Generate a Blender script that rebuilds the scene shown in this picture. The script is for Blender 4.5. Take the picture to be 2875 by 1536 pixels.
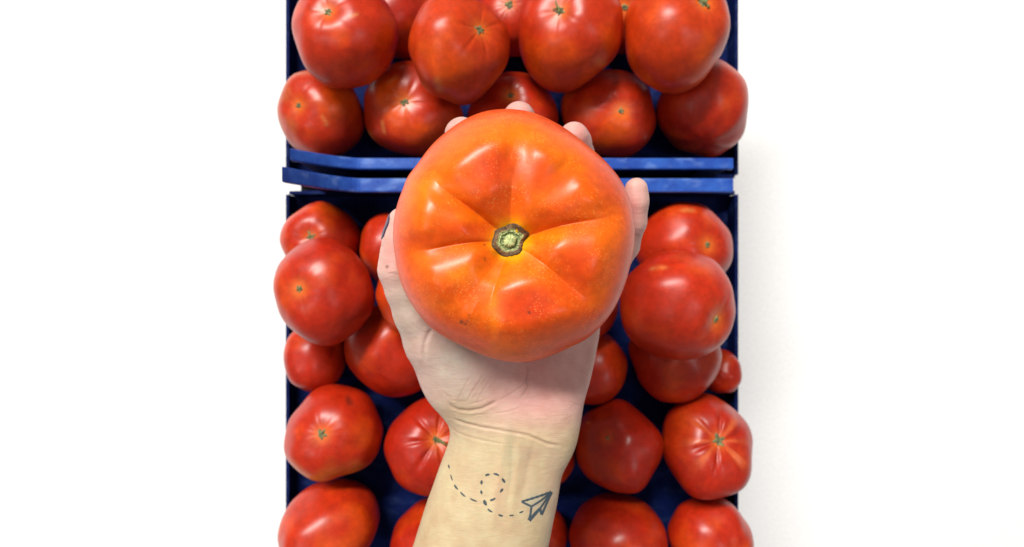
import bpy, math, random
import numpy as np
from mathutils import Vector, Matrix, noise
from mathutils.bvhtree import BVHTree

for o in list(bpy.data.objects):
    bpy.data.objects.remove(o)
C = bpy.context.scene.collection
SC = bpy.context.scene

# ------------------------------------------------------------------ camera, world, lamps, exposure
F = 1562.5                       # focal length in pixels of the 2875 wide photograph
CAMZ = 0.50                      # camera height above the crate floor (m)
cam_data = bpy.data.cameras.new("camera")
cam_data.sensor_width = 36.0
cam_data.lens = 36.0 * F / 2875.0
cam_data.clip_start = 0.01
cam_data.clip_end = 50
cam_data.dof.use_dof = True
cam_data.dof.focus_distance = 0.245
cam_data.dof.aperture_fstop = 8.5
cam = bpy.data.objects.new("camera", cam_data)
cam.location = (0, 0, CAMZ)
C.objects.link(cam)
SC.camera = cam

world = bpy.data.worlds.new("World")
SC.world = world
world.use_nodes = True
wb = world.node_tree.nodes["Background"]
wb.inputs[0].default_value = (1.0, 0.97, 0.95, 1)
wb.inputs[1].default_value = 0.22

def area(name, loc, target, sx, sy, power, col):
    d = bpy.data.lights.new(name, 'AREA')
    d.shape = 'RECTANGLE'; d.size = sx; d.size_y = sy
    d.energy = power; d.color = col
    o = bpy.data.objects.new(name, d)
    o.location = loc
    o.rotation_euler = (Vector(target) - Vector(loc)).to_track_quat('-Z', 'Y').to_euler()
    C.objects.link(o)
    return o
area("ceiling_lamp", (-1.20, 2.50, 3.6), (0, 0, 0.1), 2.3, 0.55, 318, (1.0, 0.97, 0.92))
area("ceiling_lamp", (2.0, -0.7, 3.7), (0, 0, 0.1), 0.50, 1.7, 20, (1.0, 0.94, 0.97))
area("ceiling_lamp", (-2.5, -0.9, 3.7), (0, 0, 0.1), 0.50, 1.7, 20, (1.0, 0.96, 0.95))

SC.view_settings.view_transform = 'Standard'
SC.view_settings.look = 'None'
SC.view_settings.exposure = 0.0
SC.view_settings.gamma = 1.0
SC.render.engine = 'CYCLES'

# ------------------------------------------------------------------ helpers
def P(px, py, d):
    """point of the place at distance d below the camera, from its place in the photograph"""
    return np.array([(px - 1437.5) * d / F, (768 - py) * d / F, CAMZ - d])

def lin(r, g, b):
    f = lambda c: (c / 255) / 12.92 if c / 255 <= 0.04045 else ((c / 255 + 0.055) / 1.055) ** 2.4
    return np.array([f(r), f(g), f(b)])

def sstep(a, b, x):
    t = np.clip((x - a) / (b - a), 0, 1)
    return t * t * (3 - 2 * t)

def vnoise(pts, scale, off=0.0, octaves=1):
    """smooth noise at an array of points, about -1..1"""
    out = np.empty(len(pts))
    for i, p in enumerate(pts):
        v = Vector((p[0] * scale + off, p[1] * scale + off * 1.7, p[2] * scale - off))
        out[i] = noise.noise(v) if octaves == 1 else noise.fractal(v, 1.0, 2.0, octaves)
    return out

def make_obj(name, verts, faces, mat, parent=None, smooth=True, color=None, origin=None):
    me = bpy.data.meshes.new(name)
    verts = np.asarray(verts, dtype=float)
    if origin is None:
        origin = np.zeros(3)
    me.from_pydata((verts - origin).tolist(), [], [tuple(int(i) for i in f) for f in faces])
    if smooth:
        me.polygons.foreach_set('use_smooth', [True] * len(me.polygons))
    if color is not None:
        a = me.color_attributes.new('pigment', 'FLOAT_COLOR', 'POINT')
        c = np.ones((len(verts), 4)); c[:, :3] = np.clip(color, 0, 1)
        a.data.foreach_set('color', c.ravel())
    me.materials.append(mat)
    me.update()
    o = bpy.data.objects.new(name, me)
    C.objects.link(o)
    o.location = tuple(origin)
    if parent is not None:
        o.parent = parent
        o.location = tuple(np.array(origin) - np.array(parent.location))
    return o

def thing(name, loc, label, cat, group=None):
    o = bpy.data.objects.new(name, None)
    o.empty_display_size = 0.02
    o.location = tuple(loc)
    C.objects.link(o)
    o['label'] = label; o['category'] = cat
    if group: o['group'] = group
    return o

def grid_faces(nu, nv, wrap_u=True, base=0):
    """rows of nv rings with nu points each"""
    f = []
    for j in range(nv - 1):
        for i in range(nu if wrap_u else nu - 1):
            k = (i + 1) % nu
            f.append((base + j * nu + i, base + j * nu + k, base + (j + 1) * nu + k, base + (j + 1) * nu + i))
    return f

# ------------------------------------------------------------------ materials
def nt(name):
    m = bpy.data.materials.new(name); m.use_nodes = True
    n = m.node_tree.nodes; l = m.node_tree.links
    return m, n, l, n['Principled BSDF']

def noise_node(n, l, scale, detail=3, rough=0.5, co='Object', vec=None):
    t = n.new('ShaderNodeTexNoise'); t.inputs['Scale'].default_value = scale
    t.inputs['Detail'].default_value = detail; t.inputs['Roughness'].default_value = rough
    c = n.new('ShaderNodeTexCoord')
    l.new(c.outputs[co] if vec is None else vec, t.inputs['Vector'])
    return t

def ramp(n, l, src, p0, p1, c0=(0, 0, 0, 1), c1=(1, 1, 1, 1)):
    r = n.new('ShaderNodeValToRGB')
    r.color_ramp.elements[0].position = p0; r.color_ramp.elements[0].color = c0
    r.color_ramp.elements[1].position = p1; r.color_ramp.elements[1].color = c1
    l.new(src, r.inputs[0])
    return r

def mix(n, l, fac, a, b, blend='MIX'):
    x = n.new('ShaderNodeMix'); x.data_type = 'RGBA'; x.blend_type = blend
    for s, v in ((x.inputs['Factor'], fac), (x.inputs['A'], a), (x.inputs['B'], b)):
        if hasattr(v, 'is_output'): l.new(v, s)
        else: s.default_value = v
    return x.outputs['Result']

def tomato_mat(name, speck, rough):
    m, n, l, b = nt(name)
    a = n.new('ShaderNodeAttribute'); a.attribute_name = 'pigment'
    v = n.new('ShaderNodeTexVoronoi'); v.inputs['Scale'].default_value = 900
    c = n.new('ShaderNodeTexCoord'); l.new(c.outputs['Object'], v.inputs['Vector'])
    dots = ramp(n, l, v.outputs['Distance'], 0.10, 0.34, (1, 1, 1, 1), (0, 0, 0, 1))
    big = noise_node(n, l, 90, 2)
    bm = ramp(n, l, big.outputs['Fac'], 0.42, 0.62)
    mul = n.new('ShaderNodeMath'); mul.operation = 'MULTIPLY'
    l.new(dots.outputs[0], mul.inputs[0]); l.new(bm.outputs[0], mul.inputs[1])
    mul2 = n.new('ShaderNodeMath'); mul2.operation = 'MULTIPLY'; mul2.inputs[1].default_value = speck
    l.new(mul.outputs[0], mul2.inputs[0])
    col = mix(n, l, mul2.outputs[0], a.outputs['Color'], (0.85, 0.42, 0.10, 1))
    fn = noise_node(n, l, 260, 4)
    fr = ramp(n, l, fn.outputs['Fac'], 0.3, 0.7, (0.86, 0.82, 0.8, 1), (1.1, 1.1, 1.1, 1))
    col = mix(n, l, 1.0, col, fr.outputs[0], 'MULTIPLY')
    l.new(col, b.inputs['Base Color'])
    rn = noise_node(n, l, 45, 3)
    rr = n.new('ShaderNodeMapRange'); rr.inputs['To Min'].default_value = rough - 0.05
    rr.inputs['To Max'].default_value = rough + 0.10
    l.new(rn.outputs['Fac'], rr.inputs['Value']); l.new(rr.outputs[0], b.inputs['Roughness'])
    b.inputs['IOR'].default_value = 1.42
    b.inputs['Subsurface Weight'].default_value = 0.12
    b.inputs['Subsurface Radius'].default_value = (1.0, 0.25, 0.08)
    b.inputs['Subsurface Scale'].default_value = 0.004
    bn = noise_node(n, l, 520, 3)
    bp = n.new('ShaderNodeBump'); bp.inputs['Strength'].default_value = 0.10
    bp.inputs['Distance'].default_value = 0.0004
    l.new(bn.outputs['Fac'], bp.inputs['Height']); l.new(bp.outputs[0], b.inputs['Normal'])
    return m

M_BIG = tomato_mat('big_tomato_skin', 0.45, 0.32)
M_TOM = tomato_mat('tomato_skin', 0.10, 0.33)

def attr_mat(name, rough, bump_scale=0, bump_dist=0.0005, bump=0.4):
    m, n, l, b = nt(name)
    a = n.new('ShaderNodeAttribute'); a.attribute_name = 'pigment'
    fn = noise_node(n, l, 700, 4)
    fr = ramp(n, l, fn.outputs['Fac'], 0.3, 0.7, (0.6, 0.6, 0.6, 1), (1.25, 1.25, 1.25, 1))
    l.new(mix(n, l, 1.0, a.outputs['Color'], fr.outputs[0], 'MULTIPLY'), b.inputs['Base Color'])
    b.inputs['Roughness'].default_value = rough
    if bump_scale:
        bn = noise_node(n, l, bump_scale, 5, 0.6)
        bp = n.new('ShaderNodeBump'); bp.inputs['Strength'].default_value = bump
        bp.inputs['Distance'].default_value = bump_dist
        l.new(bn.outputs['Fac'], bp.inputs['Height']); l.new(bp.outputs[0], b.inputs['Normal'])
    return m
M_SCAR = attr_mat('stem_scar_cork', 0.7, 900, 0.0008, 0.7)

def skin_mat():
    m, n, l, b = nt('skin')
    a = n.new('ShaderNodeAttribute'); a.attribute_name = 'pigment'
    fn = noise_node(n, l, 160, 5, 0.6)
    fr = ramp(n, l, fn.outputs['Fac'], 0.3, 0.72, (0.95, 0.92, 0.91, 1), (1.04, 1.04, 1.04, 1))
    l.new(mix(n, l, 1.0, a.outputs['Color'], fr.outputs[0], 'MULTIPLY'), b.inputs['Base Color'])
    b.inputs['Roughness'].default_value = 0.50
    b.inputs['Specular IOR Level'].default_value = 0.38
    b.inputs['Subsurface Weight'].default_value = 0.22
    b.inputs['Subsurface Radius'].default_value = (1.0, 0.35, 0.18)
    b.inputs['Subsurface Scale'].default_value = 0.0035
    # fine skin lines: stretched noise across the arm and a cell pattern
    tc = n.new('ShaderNodeTexCoord')
    mp = n.new('ShaderNodeMapping'); mp.inputs['Scale'].default_value = (260, 1300, 500)
    mp.inputs['Rotation'].default_value = (0, 0, math.radians(-12))
    l.new(tc.outputs['Object'], mp.inputs['Vector'])
    t1 = n.new('ShaderNodeTexNoise'); t1.inputs['Scale'].default_value = 1.0; t1.inputs['Detail'].default_value = 4
    l.new(mp.outputs[0], t1.inputs['Vector'])
    v = n.new('ShaderNodeTexVoronoi'); v.inputs['Scale'].default_value = 1100; v.feature = 'DISTANCE_TO_EDGE'
    l.new(tc.outputs['Object'], v.inputs['Vector'])
    ad = n.new('ShaderNodeMath'); ad.operation = 'MULTIPLY_ADD'; ad.inputs[1].default_value = 0.8
    l.new(v.outputs['Distance'], ad.inputs[0]); l.new(t1.outputs['Fac'], ad.inputs[2])
    bp = n.new('ShaderNodeBump'); bp.inputs['Strength'].default_value = 0.45
    bp.inputs['Distance'].default_value = 0.00035
    l.new(ad.outputs[0], bp.inputs['Height']); l.new(bp.outputs[0], b.inputs['Normal'])
    return m
M_SKIN = skin_mat()

def plain(name, col, rough, spec=0.5):
    m, n, l, b = nt(name)
    fn = noise_node(n, l, 300, 3)
    lo = tuple(c * 0.88 for c in col) + (1,); hi = tuple(min(1, c * 1.08) for c in col) + (1,)
    fr = ramp(n, l, fn.outputs['Fac'], 0.3, 0.7, lo, hi)
    l.new(fr.outputs[0], b.inputs['Base Color'])
    b.inputs['Roughness'].default_value = rough
    b.inputs['Specular IOR Level'].default_value = spec
    return m
M_INK = plain('tattoo_ink', tuple(lin(62, 72, 76)), 0.55, 0.3)
M_INK2 = plain('tattoo_ink_blue', tuple(lin(64, 78, 86)), 0.55, 0.3)
M_NAIL = plain('nail_polish', tuple(lin(62, 42, 66)), 0.28)
M_WHITE = plain('added_floor_white', (0.97, 0.97, 0.97), 0.7, 0.2)

M_DARK = plain('added_plinth_dark', (0.012, 0.013, 0.018), 0.6, 0.3)

def crate_mat(name, lo, hi, wear_sheen):
    m, n, l, b = nt(name)
    f1 = noise_node(n, l, 60, 5, 0.65)
    r1 = ramp(n, l, f1.outputs['Fac'], 0.35, 0.7, lo, hi)
    tc = n.new('ShaderNodeTexCoord')
    mp = n.new('ShaderNodeMapping'); mp.inputs['Scale'].default_value = (60, 130, 130)
    l.new(tc.outputs['Object'], mp.inputs['Vector'])
    f2 = n.new('ShaderNodeTexNoise'); f2.inputs['Scale'].default_value = 1; f2.inputs['Detail'].default_value = 6
    l.new(mp.outputs[0], f2.inputs['Vector'])
    r2 = ramp(n, l, f2.outputs['Fac'], 0.52, 0.78)
    mm = n.new('ShaderNodeMath'); mm.operation = 'MULTIPLY'; mm.inputs[1].default_value = wear_sheen
    l.new(r2.outputs[0], mm.inputs[0])
    l.new(mix(n, l, mm.outputs[0], r1.outputs[0], (0.20, 0.34, 0.68, 1)), b.inputs['Base Color'])  # pale scuffs, lightened to paint lamp sheen on the rims as well
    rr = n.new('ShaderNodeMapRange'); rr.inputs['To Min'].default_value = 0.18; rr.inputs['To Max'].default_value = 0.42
    if wear_sheen < .1: rr.inputs['To Min'].default_value = .6; rr.inputs['To Max'].default_value = .8; b.inputs['Specular IOR Level'].default_value = .07
    l.new(f2.outputs['Fac'], rr.inputs['Value']); l.new(rr.outputs[0], b.inputs['Roughness'])
    bp = n.new('ShaderNodeBump'); bp.inputs['Strength'].default_value = 0.08; bp.inputs['Distance'].default_value = 0.0004
    l.new(f2.outputs['Fac'], bp.inputs['Height']); l.new(bp.outputs[0], b.inputs['Normal'])
    return m
M_CRATE_SHADED = crate_mat('blue_crate_plastic_shaded', (0.002, 0.006, 0.045, 1), (0.004, 0.012, 0.085, 1), 0.06)  # darkened copy: shade inside the crates is put into the base colour
M_RIM_LIT = crate_mat('blue_crate_rim_plastic_lit', (0.010, 0.048, 0.30, 1), (0.025, 0.11, 0.46, 1), 0.55)  # same plastic made paler: lamp light on the rims put into the colour

# ------------------------------------------------------------------ the setting: added floor and plinth
def box(verts, faces, x0, x1, y0, y1, z0, z1):
    k = len(verts)
    for x in (x0, x1):
        for y in (y0, y1):
            for z in (z0, z1):
                verts.append((x, y, z))
    for q in ((0, 1, 3, 2), (4, 6, 7, 5), (0, 4, 5, 1), (2, 3, 7, 6), (0, 2, 6, 4), (1, 5, 7, 3)):
        faces.append(tuple(k + i for i in q))

v, f = [], []
box(v, f, -4, 4, -4, 4, -0.46, -0.45)  # added white ground, put in to fill the margins beside the crates
added_floor = make_obj('added_floor', v, f, M_WHITE, smooth=False)
added_floor['kind'] = 'structure'
v, f = [], []
box(v, f, -0.192, 0.192, -0.24, 0.40, -0.4499, -0.006)  # added support, coloured dark to paint the shade between the crates
pl = make_obj('added_plinth', v, f, M_DARK, smooth=False)
pl['kind'] = 'structure'

# ------------------------------------------------------------------ crates
XL, XR = -0.196, 0.196
def sweep_profile(pts, y0, y1, z_of):
    """wall between y0 and y1: pts = [(x, ztop)], bottom at z_of"""
    v, f = [], []
    for x, zt in pts:
        v += [(x, y0, z_of), (x, y1, z_of), (x, y1, zt), (x, y0, zt)]
    n = len(pts)
    for i in range(n - 1):
        a, b = 4 * i, 4 * i + 4
        for j in range(4):
            f.append((a + j, b + j, b + (j + 1) % 4, a + (j + 1) % 4))
    f.append((0, 1, 2, 3)); e = 4 * (n - 1); f.append((e + 3, e + 2, e + 1, e))
    return v, f

def crate(y_near, y_far, rise, rim_near, rim_far, label, top):
    t = thing('crate', (0, (y_near + y_far) / 2, -0.004), label, 'crate', 'blue plastic produce crates')
    zf = 0.0
    v, f = [], []
    box(v, f, XL, XR, y_near, y_far, -0.004, zf)
    make_obj('base', v, f, M_CRATE_SHADED, t, smooth=False)
    n = 14
    x_rise, x_peak = -0.129, -0.158
    prof = [(0.171, top)]
    prof += [(x, top) for x in np.linspace(0.16, x_rise + 0.012, 10)]
    for k in range(1, n + 1):
        s = k / n
        x = (x_rise + 0.012) + (x_peak - x_rise - 0.012) * s
        prof.append((x, top + rise * (s ** 1.6)))
    prof = prof[::-1]
    low = 0.018
    for (yy, sgn, rw) in ((y_near, 1, rim_near), (y_far, -1, rim_far)):
        y0, y1 = (yy + 0.0022, yy + 0.0050) if sgn > 0 else (yy - 0.0050, yy - 0.0022)
        wp = [(XL + 0.003, low), (prof[0][0] - 0.0022, low + 0.003)] + [(x, z - 0.003) for x, z in prof] + [(0.1735, low + 0.003), (XR - 0.003, low)]
        v, f = sweep_profile(wp, y0, y1, 0.0004)
        make_obj('wall', v, f, M_CRATE_SHADED, t, smooth=False)
        # rim: a rounded bar along the top of the wall
        a, b = (yy, yy + rw) if sgn > 0 else (yy - rw, yy)
        h = 0.0045; c = 0.0011
        sec = [(a, -h), (b, -h), (b, -c), (b - c * .3, -c * .3), (b - c, 0), (a + c, 0), (a + c * .3, -c * .3), (a, -c)]
        v, f = [], []
        for x, z in prof:
            for (y, dz) in sec: v.append((x, y, z + dz))
        m = len(sec)
        for i in range(len(prof) - 1):
            for j in range(m):
                f.append((i * m + j, (i + 1) * m + j, (i + 1) * m + (j + 1) % m, i * m + (j + 1) % m))
        f.append(tuple(range(m))); f.append(tuple(reversed([(len(prof) - 1) * m + j for j in range(m)])))
        make_obj('rim', v, f, M_RIM_LIT, t, smooth=False)
        # stiffening ribs on the outer and inner face of the wall
        for x in (-0.094, -0.03, 0.034, 0.098, 0.15):
            v, f = [], []
            ra, rb = (y0 - 0.0018, y0 - 0.0001) if sgn > 0 else (y1 + 0.0001, y1 + 0.0018)
            box(v, f, x - 0.0012, x + 0.0012, ra, rb, 0.001, top - 0.0078)
            make_obj('rib', v, f, M_CRATE_SHADED, t, smooth=False)
    for xe, s in ((XL, 1), (XR, -1)):
        v, f = [], []
        box(v, f, min(xe, xe + s * 0.0028), max(xe, xe + s * 0.0028), y_near + 0.0052, y_far - 0.0052, 0.0004, low)
        make_obj('end_lip', v, f, M_CRATE_SHADED, t, smooth=False)
    return t

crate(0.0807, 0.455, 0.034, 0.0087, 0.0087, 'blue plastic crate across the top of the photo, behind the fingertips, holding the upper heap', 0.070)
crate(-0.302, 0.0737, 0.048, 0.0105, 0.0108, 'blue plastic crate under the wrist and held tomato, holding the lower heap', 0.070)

# ------------------------------------------------------------------ the big tomato in the hand
random.seed(4)
D_EQ = 0.257          # distance of its widest ring
H_TOP, H_BOT = 0.033, 0.034
out_px = [(620,55),(740,68),(850,115),(960,185),(1040,250),(1120,320),(1200,420),(1245,530),(1265,650),(1262,740),
          (1240,850),(1200,980),(1150,1080),(1095,1150),(1030,1210),(940,1255),(840,1300),(740,1330),(680,1333),(600,1325),
          (500,1295),(400,1250),(300,1200),(230,1150),(150,1050),(95,950),(60,800),(48,680),(55,600),(75,520),(100,460),
          (120,400),(170,340),(210,280),(260,220),(320,170),(400,115),(500,72)]
SC_ = 1.811
outw = np.array([P(1080 + x / SC_, 280 + y / SC_, D_EQ)[:2] for x, y in out_px])
CEN = P(1442, 663, D_EQ)[:2]          # centre of the outline
STEM = P(1433, 677, D_EQ - 0.024)[:2]
ang = np.arctan2(outw[:, 1] - CEN[1], outw[:, 0] - CEN[0])
rad = np.hypot(outw[:, 0] - CEN[0], outw[:, 1] - CEN[1])
o_ = np.argsort(ang); ang, rad = ang[o_], rad[o_]
ang3 = np.concatenate([ang - 2 * np.pi, ang, ang + 2 * np.pi]); rad3 = np.tile(rad, 3)
tt = np.linspace(-np.pi, np.pi, 721)
rs = np.interp(tt, ang3, rad3)
ker = np.exp(-0.5 * (np.arange(-24, 25) / 5.0) ** 2); ker /= ker.sum()
rs = np.convolve(np.concatenate([rs[-25:-1], rs, rs[1:25]]), ker, 'valid')
def R_out(th):
    return np.interp((np.asarray(th) + np.pi) % (2 * np.pi) - np.pi, tt, rs) * 1.0
# folds that run out from the stem: angle, depth, sharp width, wide depth, length
FOLDS = [(143, 1.00, .0018, .55, .80), (186.5, .80, .0016, .60, .86), (233, .22, .0030, .30, .72), (254, .35, .0016, .20, .66),
         (322, .55, .0018, .65, .80), (13.5, .85, .0016, .60, .86), (89, .45, .0022, .45, .62), (52, .10, .004, .40, .70), (290, .0, .004, .12, .6)]
SIDE = {143: -1, 186.5: -1, 322: 1, 13.5: 1, 254: 1}
def big_tomato():
    base = np.array([CEN[0], CEN[1], CAMZ - D_EQ - H_BOT])
    t = thing('beefsteak_tomato', base, 'giant ribbed orange-red tomato resting on the open palm, green stem scar up', 'tomato')
    NU, NT, NB = 640, 190, 46
    th = np.linspace(0, 2 * np.pi, NU, endpoint=False)
    rows = []
    Ro = R_out(th)
    def surf(a):
        rho = np.sin(a) ** 0.92
        zt = H_TOP * np.cos(a) ** 0.72
        return rho, zt
    spl = lambda x, k: k * math.log1p(math.exp(min(x / k, 40)))
    cols = []
    red, org, yel = lin(226, 70, 8) / 1.3, lin(250, 110, 4) / 1.27, lin(250, 196, 0) / 1.25
    deep, rim = lin(190, 40, 16) / 1.2, lin(238, 82, 8) / 1.27
    fu = np.radians([q[0] for q in FOLDS])
    for j in range(NT):
        s = j / (NT - 1)
        a = (0.012 + 0.988 * s ** 0.9) * np.pi / 2
        rho, zt = surf(a)
        z = np.full(NU, zt)
        r0 = 0.35 + 0.03 * np.sin(3 * th + 1.0) + 0.02 * np.sin(5 * th)
        z -= H_TOP * 1.02 * np.array([spl(q_ - rho, 0.020) for q_ in r0]) + H_TOP * 0.10 * math.exp(-(rho / 0.62) ** 4)
        r1 = 0.68 + 0.03 * np.sin(2 * th + 2.0) + 0.02 * np.sin(7 * th + 1)
        z -= H_TOP * 0.62 * np.array([spl(rho - q_, 0.03) for q_ in r1]) * (1 - s ** 7)
        z -= H_TOP * 0.16 * math.exp(-(rho / 0.13) ** 2)
        fold_near = np.full(NU, 1.0)
        for (d, A, w, Wd, L) in FOLDS:
            wob = 0.05 * math.sin(rho * 5 + d)
            dth = (th - math.radians(d) - wob + np.pi) % (2 * np.pi) - np.pi
            us = dth * max(rho, 0.02) * Ro; u = np.abs(us)
            flank = np.where(us * SIDE.get(d, 1) > 0, 1.1, 2.3)
            env = sstep(0.02, 0.22, rho) * (1 - sstep(L * 0.45, L, rho))
            envw = sstep(0.05, 0.35, rho) * (1 - sstep(L * 0.8, 1.0, rho))
            z -= 0.0046 * A * env * np.exp(-np.sqrt(u * u + 0.00025 ** 2) / (w * flank))
            z -= (0.0056 + 0.0012 * math.sin(d * 1.3)) * Wd * envw * np.exp(-(u / (0.0055 + 0.005 * rho)) ** 2)
            if Wd > .15:
                fold_near = np.minimum(fold_near, np.clip(u / 0.0085, 0, 1) + (1 - envw) * 0.3)
        # lobe shoulders stand proud
        z += 0.0010 * np.exp(-((rho - 0.66) / 0.10) ** 2) * sstep(0.3, 1.0, fold_near)
        cx = CEN[0] * rho + STEM[0] * (1 - rho); cy = CEN[1] * rho + STEM[1] * (1 - rho)
        x = cx + Ro * rho * np.cos(th); y = cy + Ro * rho * np.sin(th)
        rows.append(np.stack([x, y, CAMZ - D_EQ + z], 1))
        # pigment
        pl_ = sstep(0.16, 0.34, rho) * (1 - sstep(0.54, 0.72, rho)) * sstep(0.15, 0.95, fold_near)
        c = org[None, :] * (1 - pl_[:, None] * 0.22) + red[None, :] * (pl_[:, None] * 0.22)
        outer = sstep(0.78, 0.98, rho)
        c = c * (1 - outer) + rim * outer
        ye = math.exp(-(rho / 0.155) ** 4)
        c = c * (1 - ye) + yel * ye
        cols.append(c)
    for j in range(1, NB):
        a = np.pi / 2 + j / NB * np.pi / 2 * 0.98
        rho = math.sin(a) ** 0.92; z = -H_BOT * abs(math.cos(a)) ** 0.85
        rows.append(np.stack([CEN[0] + Ro * rho * np.cos(th), CEN[1] + Ro * rho * np.sin(th), np.full(NU, CAMZ - D_EQ + z)], 1))
        cols.append(np.tile(rim, (NU, 1)))
    V = np.concatenate(rows); K = np.concatenate(cols)
    # low relief and blotches
    nz = vnoise(V, 38, 3.1); nb = vnoise(V, 60, 9.0, 3); nc = vnoise(V, 24, 5.5)
    rr = np.hypot(V[:, 0] - STEM[0], V[:, 1] - STEM[1])
    V[:, 2] += nz * 0.0007 * sstep(0.006, 0.02, rr)
    gx = (1437.5 + V[:, 0] * F / (CAMZ - V[:, 2]) - 1080) * SC_ + 26 * nc; gy = (768 - V[:, 1] * F / (CAMZ - V[:, 2]) - 280) * SC_ + 26 * nz
    keep = np.ones(len(V))
    for bx, by, brx, bry, am in ((560,370,125,115,.9),(530,520,120,95,.6),(800,380,105,90,.65),(1010,420,120,110,.3),(880,590,130,70,.5),(400,660,150,60,.65),(200,720,105,42,.6),
            (270,930,120,90,.5),(430,970,100,80,.4),(740,1060,140,120,.95),(800,1170,150,100,.5),(980,850,145,110,.8),(950,950,100,90,.5),(1170,420,90,160,.5),(1060,1120,150,90,.7),
            (300,1140,150,60,.6),(120,800,60,160,.3),(520,1200,150,60,.45),(800,140,200,50,.4),(1210,900,60,160,.4)):
        q_ = ((gx - bx) / brx) ** 2 + ((gy - by) / bry) ** 2
        keep *= 1 - am * np.exp(-q_ ** 1.4 * .8)
    keep = 1 - (1 - keep)[:, None] * ((V[:, 2] > CAMZ - D_EQ)[:, None] * .95)
    K = K * keep + lin(218, 60, 10) / 1.27 * (1 - keep)
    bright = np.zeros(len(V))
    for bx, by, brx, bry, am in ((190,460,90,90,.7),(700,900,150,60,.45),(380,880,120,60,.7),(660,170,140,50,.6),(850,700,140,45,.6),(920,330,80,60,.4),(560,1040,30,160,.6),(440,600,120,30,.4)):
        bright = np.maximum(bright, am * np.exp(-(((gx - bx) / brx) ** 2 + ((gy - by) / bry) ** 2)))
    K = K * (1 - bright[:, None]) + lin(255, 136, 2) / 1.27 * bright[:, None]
    w = np.clip(nb * 0.22 + nc * 0.20, -.4, .4)[:, None] * sstep(0.006, 0.018, rr)[:, None]
    K = np.where(w > 0, K * (1 - w) + red * w, K * (1 + w) - (org * 1.05) * w)
    # little dark flecks
    for px, py, r in ((1294, 906, .0009), (1305, 912, .0005), (1361, 725, .0004), (1361, 731, .0003), (1359, 686, .0006), (1485, 876, .0007), (1318, 884, .0004), (1312, 902, .0004)):
        q = P(px, py, D_EQ - 0.024)[:2]
        dd = np.hypot(V[:, 0] - q[0], V[:, 1] - q[1])
        e = np.exp(-(dd / r) ** 2)[:, None] * (V[:, 2:3] > CAMZ - D_EQ)
        K = K * (1 - 0.8 * e) + np.array([.03, .02, .01]) * 0.8 * e
    faces = grid_faces(NU, NT + NB - 1)
    faces.append(tuple(range(NU))[::-1]); n0 = (NT + NB - 2) * NU
    faces.append(tuple(n0 + i for i in range(NU)))
    body = make_obj('body', V, faces, M_BIG, t, color=K, origin=base)
    # corky star scar round the stem and the pale green stub inside it
    star = [(830,355),(900,375),(980,430),(1060,485),(1130,530),(1110,590),(1050,650),(1015,720),(1000,790),(990,850),(960,900),(850,940),(760,955),
            (690,970),(620,955),(560,915),(500,840),(432,770),(425,710),(450,640),(468,590),(478,530),(480,485),(530,455),(600,430),(690,405),(760,365)]
    sd = D_EQ - (H_TOP * 0.40)
    sp = np.array([P(1320 + x / 6.88, 580 + y / 6.88, sd)[:2] for x, y in star])
    sc = P(1433, 677, sd)[:2]
    sa = np.arctan2(sp[:, 1] - sc[1], sp[:, 0] - sc[0]); sr = np.hypot(*(sp - sc).T)
    q = np.argsort(sa); sa, sr = sa[q], sr[q]
    S = lambda th_: np.interp(th_, np.concatenate([sa - 2 * np.pi, sa, sa + 2 * np.pi]), np.tile(sr, 3))
    bv = BVHTree.FromPolygons([Vector(p) for p in V[:NU * 70]], [tuple(ff) for ff in grid_faces(NU, 70)])
    def ground(x, y):
        h = bv.ray_cast(Vector((x, y, CAMZ)), Vector((0, 0, -1)))
        return h[0].z if h[0] is not None else CAMZ - D_EQ + H_TOP * 0.4
    zr = float(np.mean([ground(sc[0] + S((a + np.pi) % (2 * np.pi) - np.pi) * .95 * math.cos(a), sc[1] + S((a + np.pi) % (2 * np.pi) - np.pi) * .95 * math.sin(a)) for a in np.linspace(0, 6.28, 40)]))
    NA = 120; th2 = np.linspace(0, 2 * np.pi, NA, endpoint=False)
    vv, cc = [], []
    prof = [(1.06, -0.0006), (1.0, 0.0002), (0.94, 0.0006), (0.86, 0.0008), (0.78, 0.0007), (0.70, 0.0004), (0.62, -0.0002), (0.52, -0.0009), (0.40, -0.0012), (0.2, -0.0012), (0.02, -0.0012)]
    br, bd, gr = lin(128, 94, 58), lin(78, 56, 36), lin(178, 186, 122)
    for (k, h) in prof:
        for a in th2:
            r = S((a + np.pi) % (2 * np.pi) - np.pi) * (k + 0.03 * noise.noise(Vector((math.cos(a) * 4, math.sin(a) * 4, k * 6))))
            x, y = sc[0] + r * math.cos(a), sc[1] + r * math.sin(a)
            nn = noise.noise(Vector((x * 1500, y * 1500, k * 3)))
            gz = ground(x, y); gz = gz if k > .93 else zr + (gz - zr) * max(0, (k - .7) / .23)
            vv.append((x, y, gz + h + 0.0005 * (k < 1.03) + nn * 0.0005 * (k > .5)))
            m = min(1, max(0, (nn + .55)))
            c = bd * (1 - m) + br * m
            if k > 0.93: c = c * .6
            if k < 0.72: c = c * .45 + gr * .55
            if k < 0.55: c = lin(96, 108, 64)
            cc.append(c)
    ff = grid_faces(NA, len(prof)); ff.append(tuple((len(prof) - 1) * NA + i for i in range(NA)))
    scar = make_obj('stem_scar', vv, ff, M_SCAR, t, color=np.array(cc), origin=np.array([sc[0], sc[1], V[0][2]]))
    vv, cc = [], []
    zc = zr
    prof = [(0.66, -0.0010), (0.64, 0.0003), (0.60, 0.0007), (0.54, 0.0003), (0.48, -0.0002), (0.43, -0.0004), (0.38, 0.0008), (0.33, 0.0016), (0.2, 0.0019), (0.02, 0.0020)]
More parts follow.
